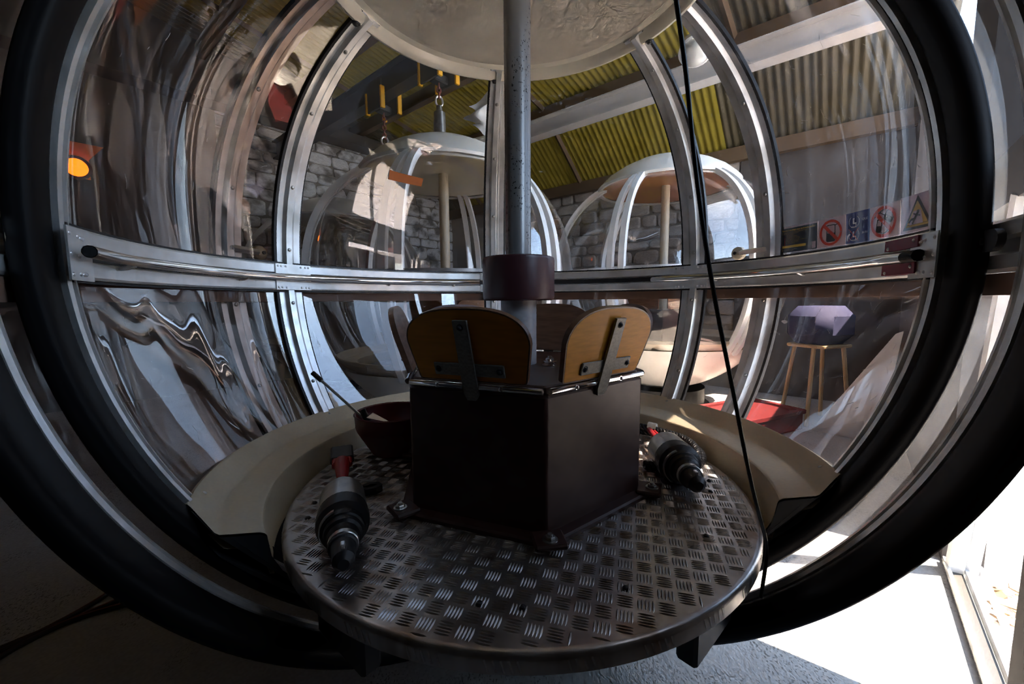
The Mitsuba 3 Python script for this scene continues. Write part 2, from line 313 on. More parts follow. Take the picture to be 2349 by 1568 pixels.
def sweep_mer(az, t0, t1, sec, nt=70, add=0.0, taper=.5):
    t = np.linspace(t0, t1, nt); P, N, r = mer_frame(az, t, add); T = tanv(np.float64(az)); s = A(sec, float); k = 1 - taper + taper * r / R0
    V = P[:, None] + (s[:, 0][None] * k[:, None])[..., None] * T + s[:, 1][None, :, None] * N[:, None]
    a = .5 * np.sum(s[:, 0] * np.roll(s[:, 1], -1) - np.roll(s[:, 0], -1) * s[:, 1])
    return loft(V, True, True, flip=a < 0)
def sweep_ring(a0, a1, sec, n=100, caps=True):
    az = np.linspace(a0, a1, n); s = A(sec, float); d = dirv(az); V = s[:, 0][None, :, None] * d[:, None]; V[..., 2] = s[:, 1][None]
    a = .5 * np.sum(s[:, 0] * np.roll(s[:, 1], -1) - np.roll(s[:, 0], -1) * s[:, 1]); return loft(V, True, caps, flip=a > 0)
def pane(a0, a1, t0, t1, add=0.0, n=70, wav=.0025, seed=0):
    az, t = np.meshgrid(np.linspace(a0, a1, n), np.linspace(t0, t1, n), indexing='ij')
    q = np.stack([az * .075, t * .022, 0 * az + seed], -1); w = (meshkit.fbm(q, 2, seed) - .5) * 2 * wav + (meshkit.noise(np.stack([az * .33, t * .012, 0 * az], -1), seed + 5) - .5) * wav * .16
    r, z = prof(t, add); P = dirv(az) * (r + w)[..., None]; P[..., 2] = z; return P.reshape(-1, 3), grid_faces(n, n)
def outward(m):
    t = trimesh.Trimesh(*m, process=False)
    return (m[0], m[1][:, ::-1]) if t.volume < 0 else m
# door frame at +60.5 / -70, ribs, splices
AZL, AZR = 60.5, 290.0            # 290 = -70
BH = .057
TB0, TB1, TTOP = t_of_z(Z0 - BH + .01), t_of_z(Z0 + BH - .01), t_of_z(1.70)
TBEN = t_of_z(.09)
RIB = [(-.055, .010), (-.055, -.012), (-.030, -.012), (-.022, -.030), (.006, -.030), (.011, -.010), (.021, -.010), (.025, -.016), (.055, -.016), (.055, .010)]
RIBm = [(-x, y) for x, y in RIB]
cab = thing('cable_car_cabin', 'spherical cable car cabin in the foreground seen through its open doorway', 'cable car')
screw = mikit.ply(xf(BOLT, S4(.0105)), 'm_steel', 40); rivet = mikit.ply(xf(RIVET, S4(.0052)), 'm_bright_alu', 40)
ribs = [(113.2, RIB, 1), (173.2, RIB, 1), (233.0, RIBm, -1)]
for az, sec, sg in ribs:
    a = A([sweep_mer(az, TBEN - 3, TTOP, sec)[0]])
    k = put('rib', sweep_mer(az, TBEN - 3, TTOP, sec), 'm_alu', cab, smooth=25)
    for e in (-1, 1):
        put('gasket', sweep_mer(az, TBEN - 3, TTOP, [(e * .055, .006), (e * .055, -.012), (e * .066, -.010), (e * .066, .006)], 50), 'm_gasket', k, smooth=30)
    for t in (t_of_z(.26), t_of_z(.62), t_of_z(.86), t_of_z(1.13), t_of_z(1.42), t_of_z(1.62)):
        P, N, r = mer_frame(az, A([t])); put('screw', screw, None, k, M=frame(P[0] - N[0] * .030 + tanv(az) * (-.008 * sg), -N[0]))
# panes between the ribs
bays = [(AZL + 2.6, 110.2), (116.2, 170.2), (176.2, 230.0), (236.0, AZR - 2.6)]
for i, (a0, a1) in enumerate(bays):
    put('pane', pane(a0 - 1, a1 + 1, TB1, TTOP, seed=i, wav=.004 if i == 0 else .002), 'm_acrylic_brown' if i == 0 else 'm_acrylic', cab, smooth=True)
    put('pane', pane(a0 - 1, a1 + 1, TBEN, TB0, seed=i + 10, wav=.007 if i == 0 else .0025), 'm_acrylic_brown' if i == 0 else 'm_acrylic', cab, smooth=True)
# waist rail
def ZR(s): return [(r, Z0 + z) for r, z in s]
wrl = put('waist_rail', sweep_ring(AZL + 1.5, AZR - 1.5, ZR([(1.14, BH), (1.104, BH), (1.099, .051), (1.099, .019), (1.104, .016), (1.124, .0125), (1.124, -.0125), (1.104, -.016), (1.099, -.019), (1.099, -.051), (1.104, -BH), (1.14, -BH)])), 'm_alu', cab, smooth=25)
for s in (1, -1): put('gasket', sweep_ring(AZL + 2, AZR - 2, ZR([(1.128, s * BH), (1.112, s * BH), (1.112, s * (BH + .008)), (1.128, s * (BH + .008))])), 'm_gasket', wrl, smooth=30)
put('slot_liner', sweep_ring(AZL + 1.6, AZR - 1.6, ZR([(1.1235, .0118), (1.1205, .0118), (1.1205, -.0118), (1.1235, -.0118)])), 'm_gasket', wrl)
def curved_plate(a0, a1, z0, z1, r, th=.004): return sweep_ring(a0, a1, ZR([(r, z0), (r, z1), (r + th, z1), (r + th, z0)]), 10)
for az, sec, sg in ribs:
    for za, zb in ((.014, .056), (-.056, -.014)):
        p = put('splice_plate', curved_plate(az - 4.6, az + 4.6, za, zb, 1.094), 'm_alu', wrl)
        for da in (-4.0, -3.2, -2.0, 2.0, 3.2, 4.0):
            put('rivet', rivet, None, wrl, M=frame(dirv(az + da) * 1.094 + A([0, 0, Z0 + (zb - .010 if za > 0 else za + .010)]), -dirv(az + da)))
for a0, a1, s in ((AZL - 1.5, AZL + 4.2, 1), (AZR + 1.5, AZR - 4.2, -1)):
    put('end_plate', curved_plate(min(a0, a1), max(a0, a1), -.062, .050, 1.090), 'm_alu', wrl)
    for da, z in ((.6, .036), (.6, -.006), (.6, -.050), (2.6, .033), (3.3, .031), (3.8, .030), (2.4, -.048), (3.3, -.048), (3.8, -.048), (2.5, -.010)):
        put('rivet', rivet, None, wrl, M=frame(dirv(a0 + s * da) * 1.090 + A([0, 0, Z0 + z]), -dirv(a0 + s * da)))
for z0, z1, a0 in ((.020, .050, 280.7), (-.048, -.018, 280.4)):
    p = put('reflector_plate', curved_plate(a0, a0 + 7.1, z0, z1, 1.085, .012), 'm_maroon', cab, label='dark red plastic plate riveted to the rail')
    for da, dz in ((.7, .007), (6.2, .019)): put('rivet', rivet, None, p, M=frame(dirv(a0 + da) * 1.085 + A([0, 0, Z0 + z0 + dz]), -dirv(a0 + da)))
# handrails
def arc(a0, a1, r, z, n=50): az = np.linspace(a0, a1, n); P = dirv(az) * np.broadcast_to(r, az.shape)[:, None]; P[:, 2] = z; return P
hl = np.r_[0, np.cumsum(np.ones(49))] / 49
put('handrail', tube(arc(AZL - 1.0, 168, 1.062, Z0 - .002), .0135, 12, caps=False), 'm_chrome', cab, smooth=30, label='chrome handrail along the left side of the rail')
put('handrail_end', tube(arc(AZL - .95, AZL + .4, 1.062, Z0 - .002, 4), .0118, 12), 'm_gasket', cab)
rr = np.interp(np.linspace(222, 288.3, 60), [222, 227, 282, 288.3], [1.10, 1.062, 1.062, 1.085])
put('handrail', tube(arc(222, 288.3, rr, Z0 - .004, 60), .0135, 12), 'm_chrome', cab, smooth=30, label='chrome handrail along the right side of the rail')
put('handrail_sleeve', tube(arc(286.0, 289.0, 1.078, Z0 - .004, 5), .0155, 12), 'm_rubber', cab, smooth=30)
for az in (72, 100, 140, 160, 240, 262): put('handrail_bracket', tube([dirv(az) * 1.066 + A([0, 0, Z0 - .012]), dirv(az) * 1.085 + A([0, 0, Z0 - .020]), dirv(az) * 1.102 + A([0, 0, Z0 - .022])], .006, 8), 'm_bright_alu', cab, smooth=30)
# outer bumper
put('bumper_ring', sweep_ring(AZL + 1, AZR - 1, ZR([(1.142, -.060), (1.175, -.060), (1.175, -.108), (1.142, -.108)])), 'm_bumper', cab, smooth=25, label='brown bumper strip below the rail, behind the panes')
# door frame
for az, s in ((AZL, 1), (AZR, -1)):
    sec = [(s * .0, .016), (s * .0, -.026), (s * .016, -.028), (s * .018, -.012), (s * .046, -.012), (s * .048, -.024), (s * .062, -.022), (s * .062, .016)]
    k = put('door_frame', sweep_mer(az, -80, 74, sec, 130, taper=1), 'm_alu', cab, smooth=25)
    put('slot_liner', sweep_mer(az, -78, 73, [(s * .0185, -.0125), (s * .0455, -.0125), (s * .0455, -.0150), (s * .0185, -.0150)], 110, taper=1), 'm_gasket', k)
    th = np.linspace(0, 2 * np.pi, 18, endpoint=False); ov = np.stack([-s * (.048 + .048 * np.sign(np.cos(th)) * np.abs(np.cos(th)) ** .7), .002 + .026 * np.sign(np.sin(th)) * np.abs(np.sin(th)) ** .8], 1)
    put('rubber_seal', sweep_mer(az, -80, 74, ov, 130, taper=1), 'm_rubber', k, smooth=35)
    for z in (.30, .60, .86, 1.18, 1.5):
        P, N, r = mer_frame(az, A([t_of_z(z)])); put('screw', screw, None, k, M=frame(P[0] - N[0] * .0145 + tanv(az) * s * .032 * r[0] / R0, -N[0]))
# sliding doors, pushed back outside the shell
DADD = .053
for lead, trail, s in ((50.7, 101.3, 1), (301.2, 249.8, -1)):
    d = put('door', sweep_mer(lead, -84, 74, [(0, .014), (0, -.022), (s * .018, -.026), (s * .022, -.006), (s * .036, -.006), (s * .040, -.024), (s * .056, -.022), (s * .056, .014)], 130, DADD, 1), 'm_alu', cab, smooth=25, label=('left' if s > 0 else 'right') + ' sliding door pushed open')
    ov = np.stack([-s * (.074 + .074 * np.sign(np.cos(th)) * np.abs(np.cos(th)) ** .7), .0 + .03 * np.sign(np.sin(th)) * np.abs(np.sin(th)) ** .8], 1)
    put('rubber_seal', sweep_mer(lead, -84, 74, ov, 130, DADD, 1), 'm_rubber', d, smooth=35)
    put('trailing_rib', sweep_mer(trail, TBEN - 20, TTOP, RIB if s > 0 else RIBm, 80, DADD), 'm_alu', d, smooth=25)
    put('gasket', sweep_mer(trail, TBEN - 20, TTOP, [(-s * .055, .006), (-s * .055, -.012), (-s * .066, -.010), (-s * .066, .006)], 60, DADD), 'm_gasket', d, smooth=30)
    for t in (t_of_z(.30), t_of_z(.62), t_of_z(1.06), t_of_z(1.40)):
        P, N, r = mer_frame(trail, A([t]), DADD); put('screw', screw, None, d, M=frame(P[0] - N[0] * .030 - tanv(trail) * s * .008, -N[0]))
    a0, a1 = sorted((lead + s * 2.4, trail - s * 2.4))
    put('pane', pane(a0, a1, TB1, TTOP, DADD, 80, .004, 21 + s), 'm_acrylic', d, smooth=True)
    put('pane', pane(a0, a1, -74, TB0, DADD, 80, .005, 25 + s), 'm_acrylic', d, smooth=True)
    put('rail', sweep_ring(a0, a1, ZR([(1.20, BH), (1.168, BH), (1.163, .05), (1.163, .02), (1.18, .014), (1.18, -.014), (1.163, -.02), (1.163, -.05), (1.168, -BH), (1.20, -BH)]), 60), 'm_alu', d, smooth=25)
    put('bumper_strip', sweep_ring(a0, a1, ZR([(1.168, -.060), (1.20, -.060), (1.20, -.108), (1.168, -.108)]), 60), 'm_bumper', d)
    # latch handle
    az = lead + (8.0 if s > 0 else -6.7); hm = extr(rbox2(-.055, -.024, .055, .024, .0235), .014); M = frame(dirv(az) * 1.155 + A([0, 0, Z0 + .012]), -dirv(az), tanv(az) * s)
    put('latch_handle', xf(hm, M), 'm_dark_steel' if s < 0 else 'm_cream', d, smooth=30); put('latch_pin', xf(lathe([(0, .02), (.010, .02), (.011, .0)], 14), M), 'm_gasket', d)
    # roller at the trailing edge
    za = Z0 + .102; az = trail + s * 7.2; M = frame(dirv(az) * 1.175 + A([0, 0, za]), -dirv(az))
    put('roller', xf(lathe([(0, -.022), (.028, -.022), (.030, -.016), (.030, .004), (.024, .013), (.012, .020), (0, .021)], 22), M), 'm_cream', d, smooth=30)
    put('roller_pin', xf(lathe([(0, .026), (.007, .026), (.0075, .018)], 10), M), 'm_gasket', d)
    b = np.stack([dirv(az - s * x) * (1.160) + A([0, 0, za + z]) for x, z in ((1.0, 0), (3.6, .002), (7.5, .005))]); put('roller_bracket', tube(b, [.012, .013, .013], 4), 'm_alu', d, smooth=20)
# cabin bottom, bench ledge and floor plate
BEN = [(.772, -.055), (.777, .0), (.784, .066), (.788, .074), (.796, .079), (.850, .086), (.876, .089), (.885, .093), (.892, .101), (.932, .139), (.940, .142), (.950, .137), (.952, .115), (.87, .05), (.80, .03), (.782, -.055)]
def aend(r, z, s):      # where the ledge is cut off, left (s = 1) and right of the doorway
    k = np.clip(.07 - z, 0, .16) * .4
    return np.where(s > 0, np.interp(r, [.76, .88, .93, .955], [51, 53.7, 58.5, 61]) + k * 60, 360 - np.interp(r, [.76, .79, .91, .955], [64, 64.5, 67.5, 70.5]) - k * 50)
bs = A(BEN); ea, eb = aend(bs[:, 0], bs[:, 1], 1), aend(bs[:, 0], bs[:, 1], -1); bu = np.linspace(0, 1, 130)[:, None]
bd = dirv(ea + bu * (eb - ea)); bv = bs[:, 0][None, :, None] * bd; bv[..., 2] = bs[:, 1]
bl = put('bench_ledge', outward(loft(bv, True, False)), 'm_cream', cab, smooth=28, label='cream moulded ledge around the cabin floor')
for az in (AZL + 4.5, 113.2, 173, 233, AZR - 4.5): put('screw', screw, None, bl, M=frame(dirv(az) * .925 + A([0, 0, .126]), -dirv(az) * .5 + A([0, 0, 1]), tanv(az)))
tt = np.linspace(t_of_z(.125), -76, 30); r1, z1 = prof(tt, -.004); r2, z2 = prof(tt, -.016)
put('bottom_shell', sweep_ring(AZL + 1.5, AZR - 1.5, np.vstack([np.column_stack([r1, z1]), np.column_stack([r2, z2])[::-1]]), 110), 'm_dark_steel', cab, smooth=35)
tt = np.linspace(t_of_z(.11), t_of_z(-.2), 12); r1, z1 = prof(tt, -.012)
endp = shapely.segmentize(Polygon([(.776, .0), (.785, .069), (.800, .077), (.848, .083), (.876, .086), (.890, .097), (.930, .134), (.94, .125), *zip(r1, z1), (.752, -.06)]).buffer(0), .012)
for s in (1, -1):
    v, f = flat(endp); g = np.concatenate([v, v]); aa = aend(v[:, 0], v[:, 1], s); aa = np.concatenate([aa - s * .45, aa + s * .3])
    V = dirv(aa) * g[:, :1]; V[:, 2] = g[:, 1]; n = len(v); put('ledge_end_panel', (V, np.vstack([f, f[:, ::-1] + n])), 'm_dark_steel', cab)
put('base_drum', xf(lathe([(.0, -.055), (.28, -.055), (.28, ZF + .03), (.31, ZF + .03), (.31, ZF), (0, ZF)], 40), Rz(0, (0, .40, 0))), 'm_dark_steel', cab, smooth=30)
for az, s in ((40, 1), (-43, -1)):
    M = frame(dirv(az) * .69 + A([0, 0, -.11]), -dirv(az)); put('step_bracket', xf(box(.16, .22, .05, b=.008), frame(dirv(az) * .66 + A([0, 0, -.13]), -dirv(az))), 'm_dark_steel', cab)
    for j in (-1, 1): put('screw', mikit.ply(xf(HEX, S4(.010)), 'm_dark_steel', 40), None, cab, M=frame(dirv(az + j * 4) * .692 + A([0, 0, -.09]), dirv(az)))
RP = .75
fp = put('floor_plate', lathe([(0, 0), (RP - .016, 0), (RP - .008, -.0016), (RP - .003, -.006), (RP, -.014), (RP, -.040), (RP - .006, -.040), (RP - .006, -.02), (0, -.012)], 140), 'm_tread', cab, smooth=35, label='round aluminium tread plate floor')
# five-bar tread pattern
def bars():
    V, Fc = [], []; ph = rad(-16); c, s = math.cos(ph), math.sin(ph); P = .0415; L, W, H = .0180, .0031, .0025
    base = A([(-L, 0), (-L * .5, -W * .8), (0, -W), (L * .5, -W * .8), (L, 0), (L * .5, W * .8), (0, W), (-L * .5, W * .8)]); ridge = A([(-L * .6, 0), (0, 0), (L * .6, 0)])
    pts = np.vstack([np.column_stack([base, np.full(8, -.0002)]), np.column_stack([ridge, [H * .75, H, H * .75]])])
    fc = A([(0, 1, 8), (1, 2, 9), (1, 9, 8), (2, 3, 9), (3, 10, 9), (3, 4, 10), (4, 5, 10), (5, 6, 9), (5, 9, 10), (6, 7, 9), (7, 8, 9), (7, 0, 8)]); o = 0
    for i in range(-20, 21):
        for j in range(-20, 21):
            for k in range(-2, 3):
                q = A([0., k * .0072]); p = pts.copy()
                if (i + j) % 2: p = np.column_stack([-p[:, 1], p[:, 0], p[:, 2]]); q = A([-q[1], q[0]])
                x = p[:, 0] + q[0] + i * P; y = p[:, 1] + q[1] + j * P; X, Y = c * x - s * y, s * x + c * y
                if np.hypot(X, Y).max() > RP - .012: continue
                V.append(np.column_stack([X, Y, p[:, 2]])); Fc.append(fc + o); o += 11
    return np.vstack(V), np.vstack(Fc)
put('tread_pattern', bars(), 'm_tread', fp, kind='stuff', smooth=24)
# ticks pressed over the rolled edge
ms = []
for a in np.arange(0, 360, 1.15):
    k = int(a / 1.15) % 10
    if k < 5: ms.append(xf(box(.0035, .0012, .024), frame(A([math.cos(rad(a)) * RP, math.sin(rad(a)) * RP, -.024]), A([.32 * math.sin(rad(a)), -.32 * math.cos(rad(a)), 1]), (math.sin(rad(a)), -math.cos(rad(a)), 0))))
put('edge_pattern', cat(ms), 'm_tread', fp, kind='stuff')
sm = mikit.ply(xf(BOLT, S4(.009)), 'm_dark_steel', 40)
for x, y in ((-.093, -.628), (.222, -.585), (.489, -.390), (-.626, .079), (-.62, -.29), (-.645, -.20), (.655, -.06), (-.003, -.640), (.62, -.14)): put('screw', sm, None, fp, M=Rz(rng.random() * 90, (x, y, .001)))
# ceiling
cl = put('ceiling_rim', lathe([(.652, 1.735), (.655, 1.70), (.650, 1.675), (.640, 1.664), (.628, 1.661), (.614, 1.668), (.604, 1.684), (.596, 1.694), (.580, 1.697), (.572, 1.700), (.572, 1.735)], 120), 'm_rim', cab, smooth=40, label='cream rolled rim of the ceiling disc')
r = np.linspace(.582, 0, 14); put('ceiling_panel', lathe(np.column_stack([r, 1.699 + .035 * (1 - (r / .582) ** 2)]), 90), 'm_ceiling_skin', cab, smooth=True, label='cream wrinkled leatherette ceiling disc')
for az in (114, 175, 241.5, 299, 59, 4): put('ceiling_screw', mikit.ply(xf(BOLT, S4(.017)), 'm_dark_steel', 40), None, cab, M=frame(dirv(az - 4) * .640 + A([0, 0, 1.663]), dirv(az) * .45 + A([0, 0, -1])))
tt = np.linspace(TTOP - 2, 90, 20); r1, z1 = prof(tt, .015); put('roof_cap', lathe(np.vstack([[(.60, 1.72)], np.column_stack([r1, z1])]), 70), 'm_white_shell', cab, smooth=35)
# fine scratches on the acrylic
def scratches(n, a0, a1, z0, z1, seed, add=-.0035, lmax=.05, wmax=.0007):
    g = np.random.default_rng(seed); V, Fc, o = [], [], 0
    for _ in range(n):
        a, z = g.uniform(a0, a1), g.uniform(z0, z1); th = g.normal(1.2, .7); L = g.uniform(.004, lmax) * g.random(); w = g.uniform(.00025, wmax); cu = g.normal(0, .4)
        s = np.linspace(-.5, .5, 5); x = s * L * math.cos(th) + cu * s * s * L; zz = z + s * L * math.sin(th); aa = a + np.degrees(x / 1.1)
        for e in (-1, 1):
            d = dirv(aa + e * np.degrees(w * math.sin(th) / 1.1)); P = d * (r_of_z(zz, add))[:, None]; P[:, 2] = zz - e * w * math.cos(th); V.append(P)
        k = np.arange(4); Fc.append(q2t(np.stack([o + k, o + k + 1, o + 5 + k + 1, o + 5 + k], 1))); o += 10
    return np.vstack(V), np.vstack(Fc)
put('scratches', cat([scratches(150, 238, 285, .2, .66, 3), scratches(110, 238, 285, .84, 1.5, 4), scratches(60, 118, 168, .2, .66, 5), scratches(50, 178, 228, .2, .62, 6), scratches(40, 66, 108, .2, .66, 8), scratches(30, 66, 108, .85, 1.5, 9)]), 'm_scratch', cab, kind='stuff')

# ------------------------------------------------------------------ centre pole
gp = thing('centre_pole', 'grey steel centre pole rising from the seat box to the ceiling', 'pole')
put('upper_tube', lathe([(.0435, .70), (.0435, 1.74)], 40), 'm_pole', gp, smooth=40)
put('lower_sleeve', lathe([(.0615, .40), (.0615, .66), (.0435, .672)], 40), 'm_sleeve', gp, smooth=40)
put('padded_collar', lathe([(.05, .772), (.113, .772), (.1205, .769), (.123, .760), (.123, .638), (.1205, .630), (.114, .626), (.05, .626)], 56), 'm_collar', gp, smooth=35, label='dark maroon padded collar')
put('top_flange', lathe([(.0435, 1.70), (.075, 1.715), (.08, 1.735)], 32), 'm_rim', gp, smooth=40)

# ------------------------------------------------------------------ hexagonal seat box
TH, RH, HH = 8.88, .412, .400
def hexpoly(r, rnd): return Polygon([(r * math.sin(rad(TH + 60 * k)), -r * math.cos(rad(TH + 60 * k))) for k in range(6)]).buffer(-rnd).buffer(rnd, 4)
def stack(levels):
    P = []
    for z, r, rnd in levels:
        p = hexpoly(r, rnd); c = A(p.exterior.coords)[:-1]; P.append(np.column_stack([c, np.full(len(c), z)]))
    return loft(A(P), True, True, flip=False)
ped = thing('seat_pedestal', 'dark brown hexagonal seat box with folded wooden seats around the pole', 'seat box')
hp = hexpoly(RH, .012)
put('body', outward(stack([(.012, RH + .004, .014), (.03, RH, .014), (HH - .022, RH, .014), (HH - .014, RH - .006, .014)])), 'm_brown', ped, smooth=30)
put('lid', outward(stack([(HH - .016, RH - .012, .012), (HH + .004, RH - .012, .012), (HH + .008, RH - .018, .012)])), 'm_brown', ped, smooth=30)
put('base_flange', outward(stack([(.0012, RH + .040, .012), (.012, RH + .040, .012), (.017, RH + .034, .012), (.020, RH + .002, .012)])), 'm_brown', ped, smooth=25)
hexb = mikit.ply(xf(HEX, S4(.0135)), 'm_steel', 40)
for k in range(6):
    a = TH + 60 * k; d = A([math.sin(rad(a)), -math.cos(rad(a)), 0])
    lg = put('corner_lug', xf(box(.075, .085, .016, (0, 0, .008), .005), frame(d * (RH + .030) + A([0, 0, .012]), (0, 0, 1), d)), 'm_brown', ped, smooth=25)
    put('bolt', hexb, None, lg, M=frame(d * (RH + .040) + A([0, 0, .028]), (0, 0, 1), d))
    q = A([-d[1], d[0], 0])
    # corner seams of the box
for x, y, z in ((.11, .02, HH + .01), (.10, -.06, HH + .01), (-.09, .07, HH + .01)): put('lid_bolt', mikit.ply(xf(HEX, S4(.016)), 'm_chrome', 40), None, ped, M=Rz(20, (x, y, z)))
APO = RH * math.cos(rad(30))
W2, SL = .158, .202
sp = Polygon([(-W2, .0), (W2, .0), *[(W2 + .020 * t, SL * .55 * t) for t in (.3, .6, 1)], *[((W2 + .02) * np.sign(math.cos(u)) * abs(math.cos(u)) ** .72, SL * .55 + SL * .47 * math.sin(u) ** .9) for u in np.linspace(.12, np.pi - .12, 22)], *[(-W2 - .020 * t, SL * .55 * t) for t in (1, .6, .3)]]).buffer(-.012).buffer(.012, 4)
seat_core = xf(extr(sp, .016), I4()); seat_core[0][:, 2] -= .016
ven = flat(sp.buffer(-.004)); ven = (ven[0] + A([0, 0, .0006]), ven[1])
strap = extr(Polygon([(-.020, .178), (.020, .178), (.022, .0), (.021, -.035), (.012, -.050), (-.014, -.050), (-.022, -.030), (-.022, .0)]), .0075)
strap[0][:, 2] += .006
bar_ = xf(box(.206, .036, .006, (0, .038, .0042), .0015), I4())
nut = xf(HEX, S4(.0062))
seat_ply = mikit.ply(seat_core, 'm_walnut', 30); ven_ply = mikit.ply(ven, 'm_veneer'); br_ply = mikit.ply(cat([strap, bar_]), 'm_bracket', 25); nut_ply = mikit.ply(nut, 'm_dark_steel', 40)
for k in range(6):
    a = TH + 30 + 60 * k; d = A([math.sin(rad(a)), -math.cos(rad(a)), 0]); q = A([-d[1], d[0], 0]); lean = rad(17)
    Y = A([0, 0, math.cos(lean)]) + d * math.sin(lean); Zn = d * math.cos(lean) - A([0, 0, math.sin(lean)]); M = np.eye(4); M[:3, 0] = q; M[:3, 1] = Y; M[:3, 2] = Zn
    if np.linalg.det(M[:3, :3]) < 0: M[:3, 0] = -q
    M[:3, 3] = d * (APO + .008) + A([0, 0, HH + .010])
    st = put('seat', seat_ply, None, ped, M=M); put('underside', ven_ply, None, st, M=M, label='orange-brown varnished plywood face'); put('bracket', br_ply, None, st, M=M, label='grey steel cross bracket')
    for x, y, z in ((0, .160, .0135), (-.090, .038, .007), (.090, .038, .007)): Mn = np.eye(4); Mn[:3, 3] = (x, y, z); put('nut', nut_ply, None, st, M=M @ Mn)
    c = d * (APO + .004) + A([0, 0, HH - .004]); hw = RH / 2 - .008
    for x0, x1 in ((-hw, -.028), (.022, hw)):
        put('hinge_rod', tube([c + q * x0, c + q * x1], .0088, 12), 'm_chrome', ped, smooth=30)
    for x in (-.105, .085): put('hinge_screw', mikit.ply(xf(BOLT, S4(.0075)), 'm_chrome', 40), None, ped, M=frame(c + q * x + d * .0075, d))
    
# ------------------------------------------------------------------ stickers on the right door pane
def wrap(m, a_left, zb, layer):
    t = trimesh.Trimesh(*m, process=False); v, f = trimesh.remesh.subdivide_to_size(t.vertices, t.faces, .03)
    z = zb + v[:, 1]; r = r_of_z(z, DADD - .006 - layer * .0016); az = a_left + np.degrees(v[:, 0] / 1.18); P = dirv(az) * r[:, None]; P[:, 2] = z; return P, f
class Sticker:
    def __init__(s, name, label, catg, a_left, w, h, m, zb=.818, group=None):
        s.k = thing(name, label, catg, group); s.a, s.zb = a_left, zb
        put('sheet', wrap(flat(sbox(0, 0, w, h)), s.a, zb, 0), m, s.k)
    def add(s, name, poly, m, layer=1): put(name, wrap(flat(poly), s.a, s.zb, layer), m, s.k)
    def text(s, name, txt, x, y, h, m, w=None, layer=1, bold=False):
        t = meshkit.text_mesh(txt, h, .0002, bold); v = t.vertices.copy(); keep = t.face_normals[:, 2] > .5
        if w: v[:, 0] *= w / v[:, 0].max()
        v[:, :2] += [x, y]; v[:, 2] = 0; put(name, wrap((v, t.faces[keep]), s.a, s.zb, layer), m, s.k)
deg = math.degrees(1 / 1.18)
s = Sticker('notice_sticker', 'dark rule sticker with yellow lettering at the left end of the sticker strip', 'sticker', 252.6, .160, .105, 'm_print_pink')
s.add('field', sbox(.001, .0, .159, .098), 'm_print_navy')
s.text('title', 'Bienvenue au téléphérique de Grenoble Bastille !', .006, .086, .0055, 'm_print_gold', .146, 2, True)
for i, (tx, w) in enumerate((('Par respect pour tous et pour votre confort et sécurité,', .125), ('il est interdit dans les cabines :', .075))): s.text('line', tx, .006, .079 - i * .0055, .0032, 'm_print_amber', w, 2)
for i, (tx, w) in enumerate((('de fumer', .035), ('de manger et de boire', .050), ('de jeter des objets', .062), ('de se pencher au dehors', .066), ('de faire balancer la cabine', .092), ('de mettre les pieds sur les sièges', .058), ('de coller des affiches', .040))): s.text('line', tx, .022, .0675 - i * .0055, .0034, 'm_print_amber', w, 2)
s.add('bar', sbox(.006, .018, .112, .028), 'm_print_gold', 2); s.add('mark', sbox(.016, .030, .0175, .062), 'm_print_red', 2); s.add('box', sbox(.138, .004, .154, .030), 'm_print_rose', 2)
s.text('line', 'Merci de votre attention, en cas de besoin', .006, .011, .0030, 'm_print_amber', .065, 2); s.text('line', 'appelez le personnel de la station', .006, .006, .0030, 'm_print_amber', .050, 2)
def ring(cx, cy, ro, ri): return Point(cx, cy).buffer(ro, 16).difference(Point(cx, cy).buffer(ri, 16))
def prohibit(cx, cy, r):
    sl = affinity.rotate(sbox(cx - r * .93, cy - r * .13, cx + r * .93, cy + r * .13), -45, (cx, cy)); return ring(cx, cy, r, r * .80).union(sl)
def car_icon(s, cx, cy, w, h, rot, lay=2):
    c = (cx, cy); o = affinity.rotate(rbox2(cx - w / 2, cy - h / 2, cx + w / 2, cy + h / 2, w * .2).difference(rbox2(cx - w / 2 + .003, cy - h / 2 + .003, cx + w / 2 - .003, cy + h / 2 - .003, w * .12)), rot, c)
    b = affinity.rotate(sbox(cx - w / 2 + .001, cy - h / 2 + .002, cx + w / 2 - .001, cy), rot, c); s.add('cabin_symbol', o.union(b), 'm_print_black', lay)
s = Sticker('prohibition_sticker', 'pink sticker with red ring and slash over one black cabin', 'sticker', 260.45, .115, .105, 'm_print_pink')
car_icon(s, .055, .049, .038, .062, 0, 1); s.add('thrown_object', LineString([(.072, .075), (.090, .082)]).buffer(.0014), 'm_print_black', 1); s.add('ring', prohibit(.056, .051, .047), 'm_print_red', 2)
s = Sticker('pictogram_sticker', 'blue OUI and NON seat pictogram sticker between the two red rings', 'sticker', 266.1, .094, .105, 'm_print_blue')
for cy, tx in ((.073, 'OUI'), (.028, 'NON')):
    s.add('cabin_outline', ring(.034, cy, .021, .0195).difference(sbox(.02, cy + .017, .05, cy + .03)), 'm_print_white'); s.add('seated_figure', Point(.032, cy + .009).buffer(.0035).union(sbox(.0285, cy - .006, .0345, cy + .005)).union(sbox(.030, cy - .008, .043, cy - .0035)).union(sbox(.040, cy - .016, .043, cy - .005)).union(sbox(.022, cy - .018, .046, cy - .0165)), 'm_print_white')
    s.text('word', tx, .066, cy - .001, .0075, 'm_print_white', .021)
for sg in (-1, 1): s.add('cross_stroke', LineString([(.014, .028 - sg * .022), (.054, .028 + sg * .022)]).buffer(.0008), 'm_print_red', 2)
s.add('curved_arrow', LineString([(.008, .012), (.009, .026), (.016, .031)]).buffer(.003), 'm_print_white')
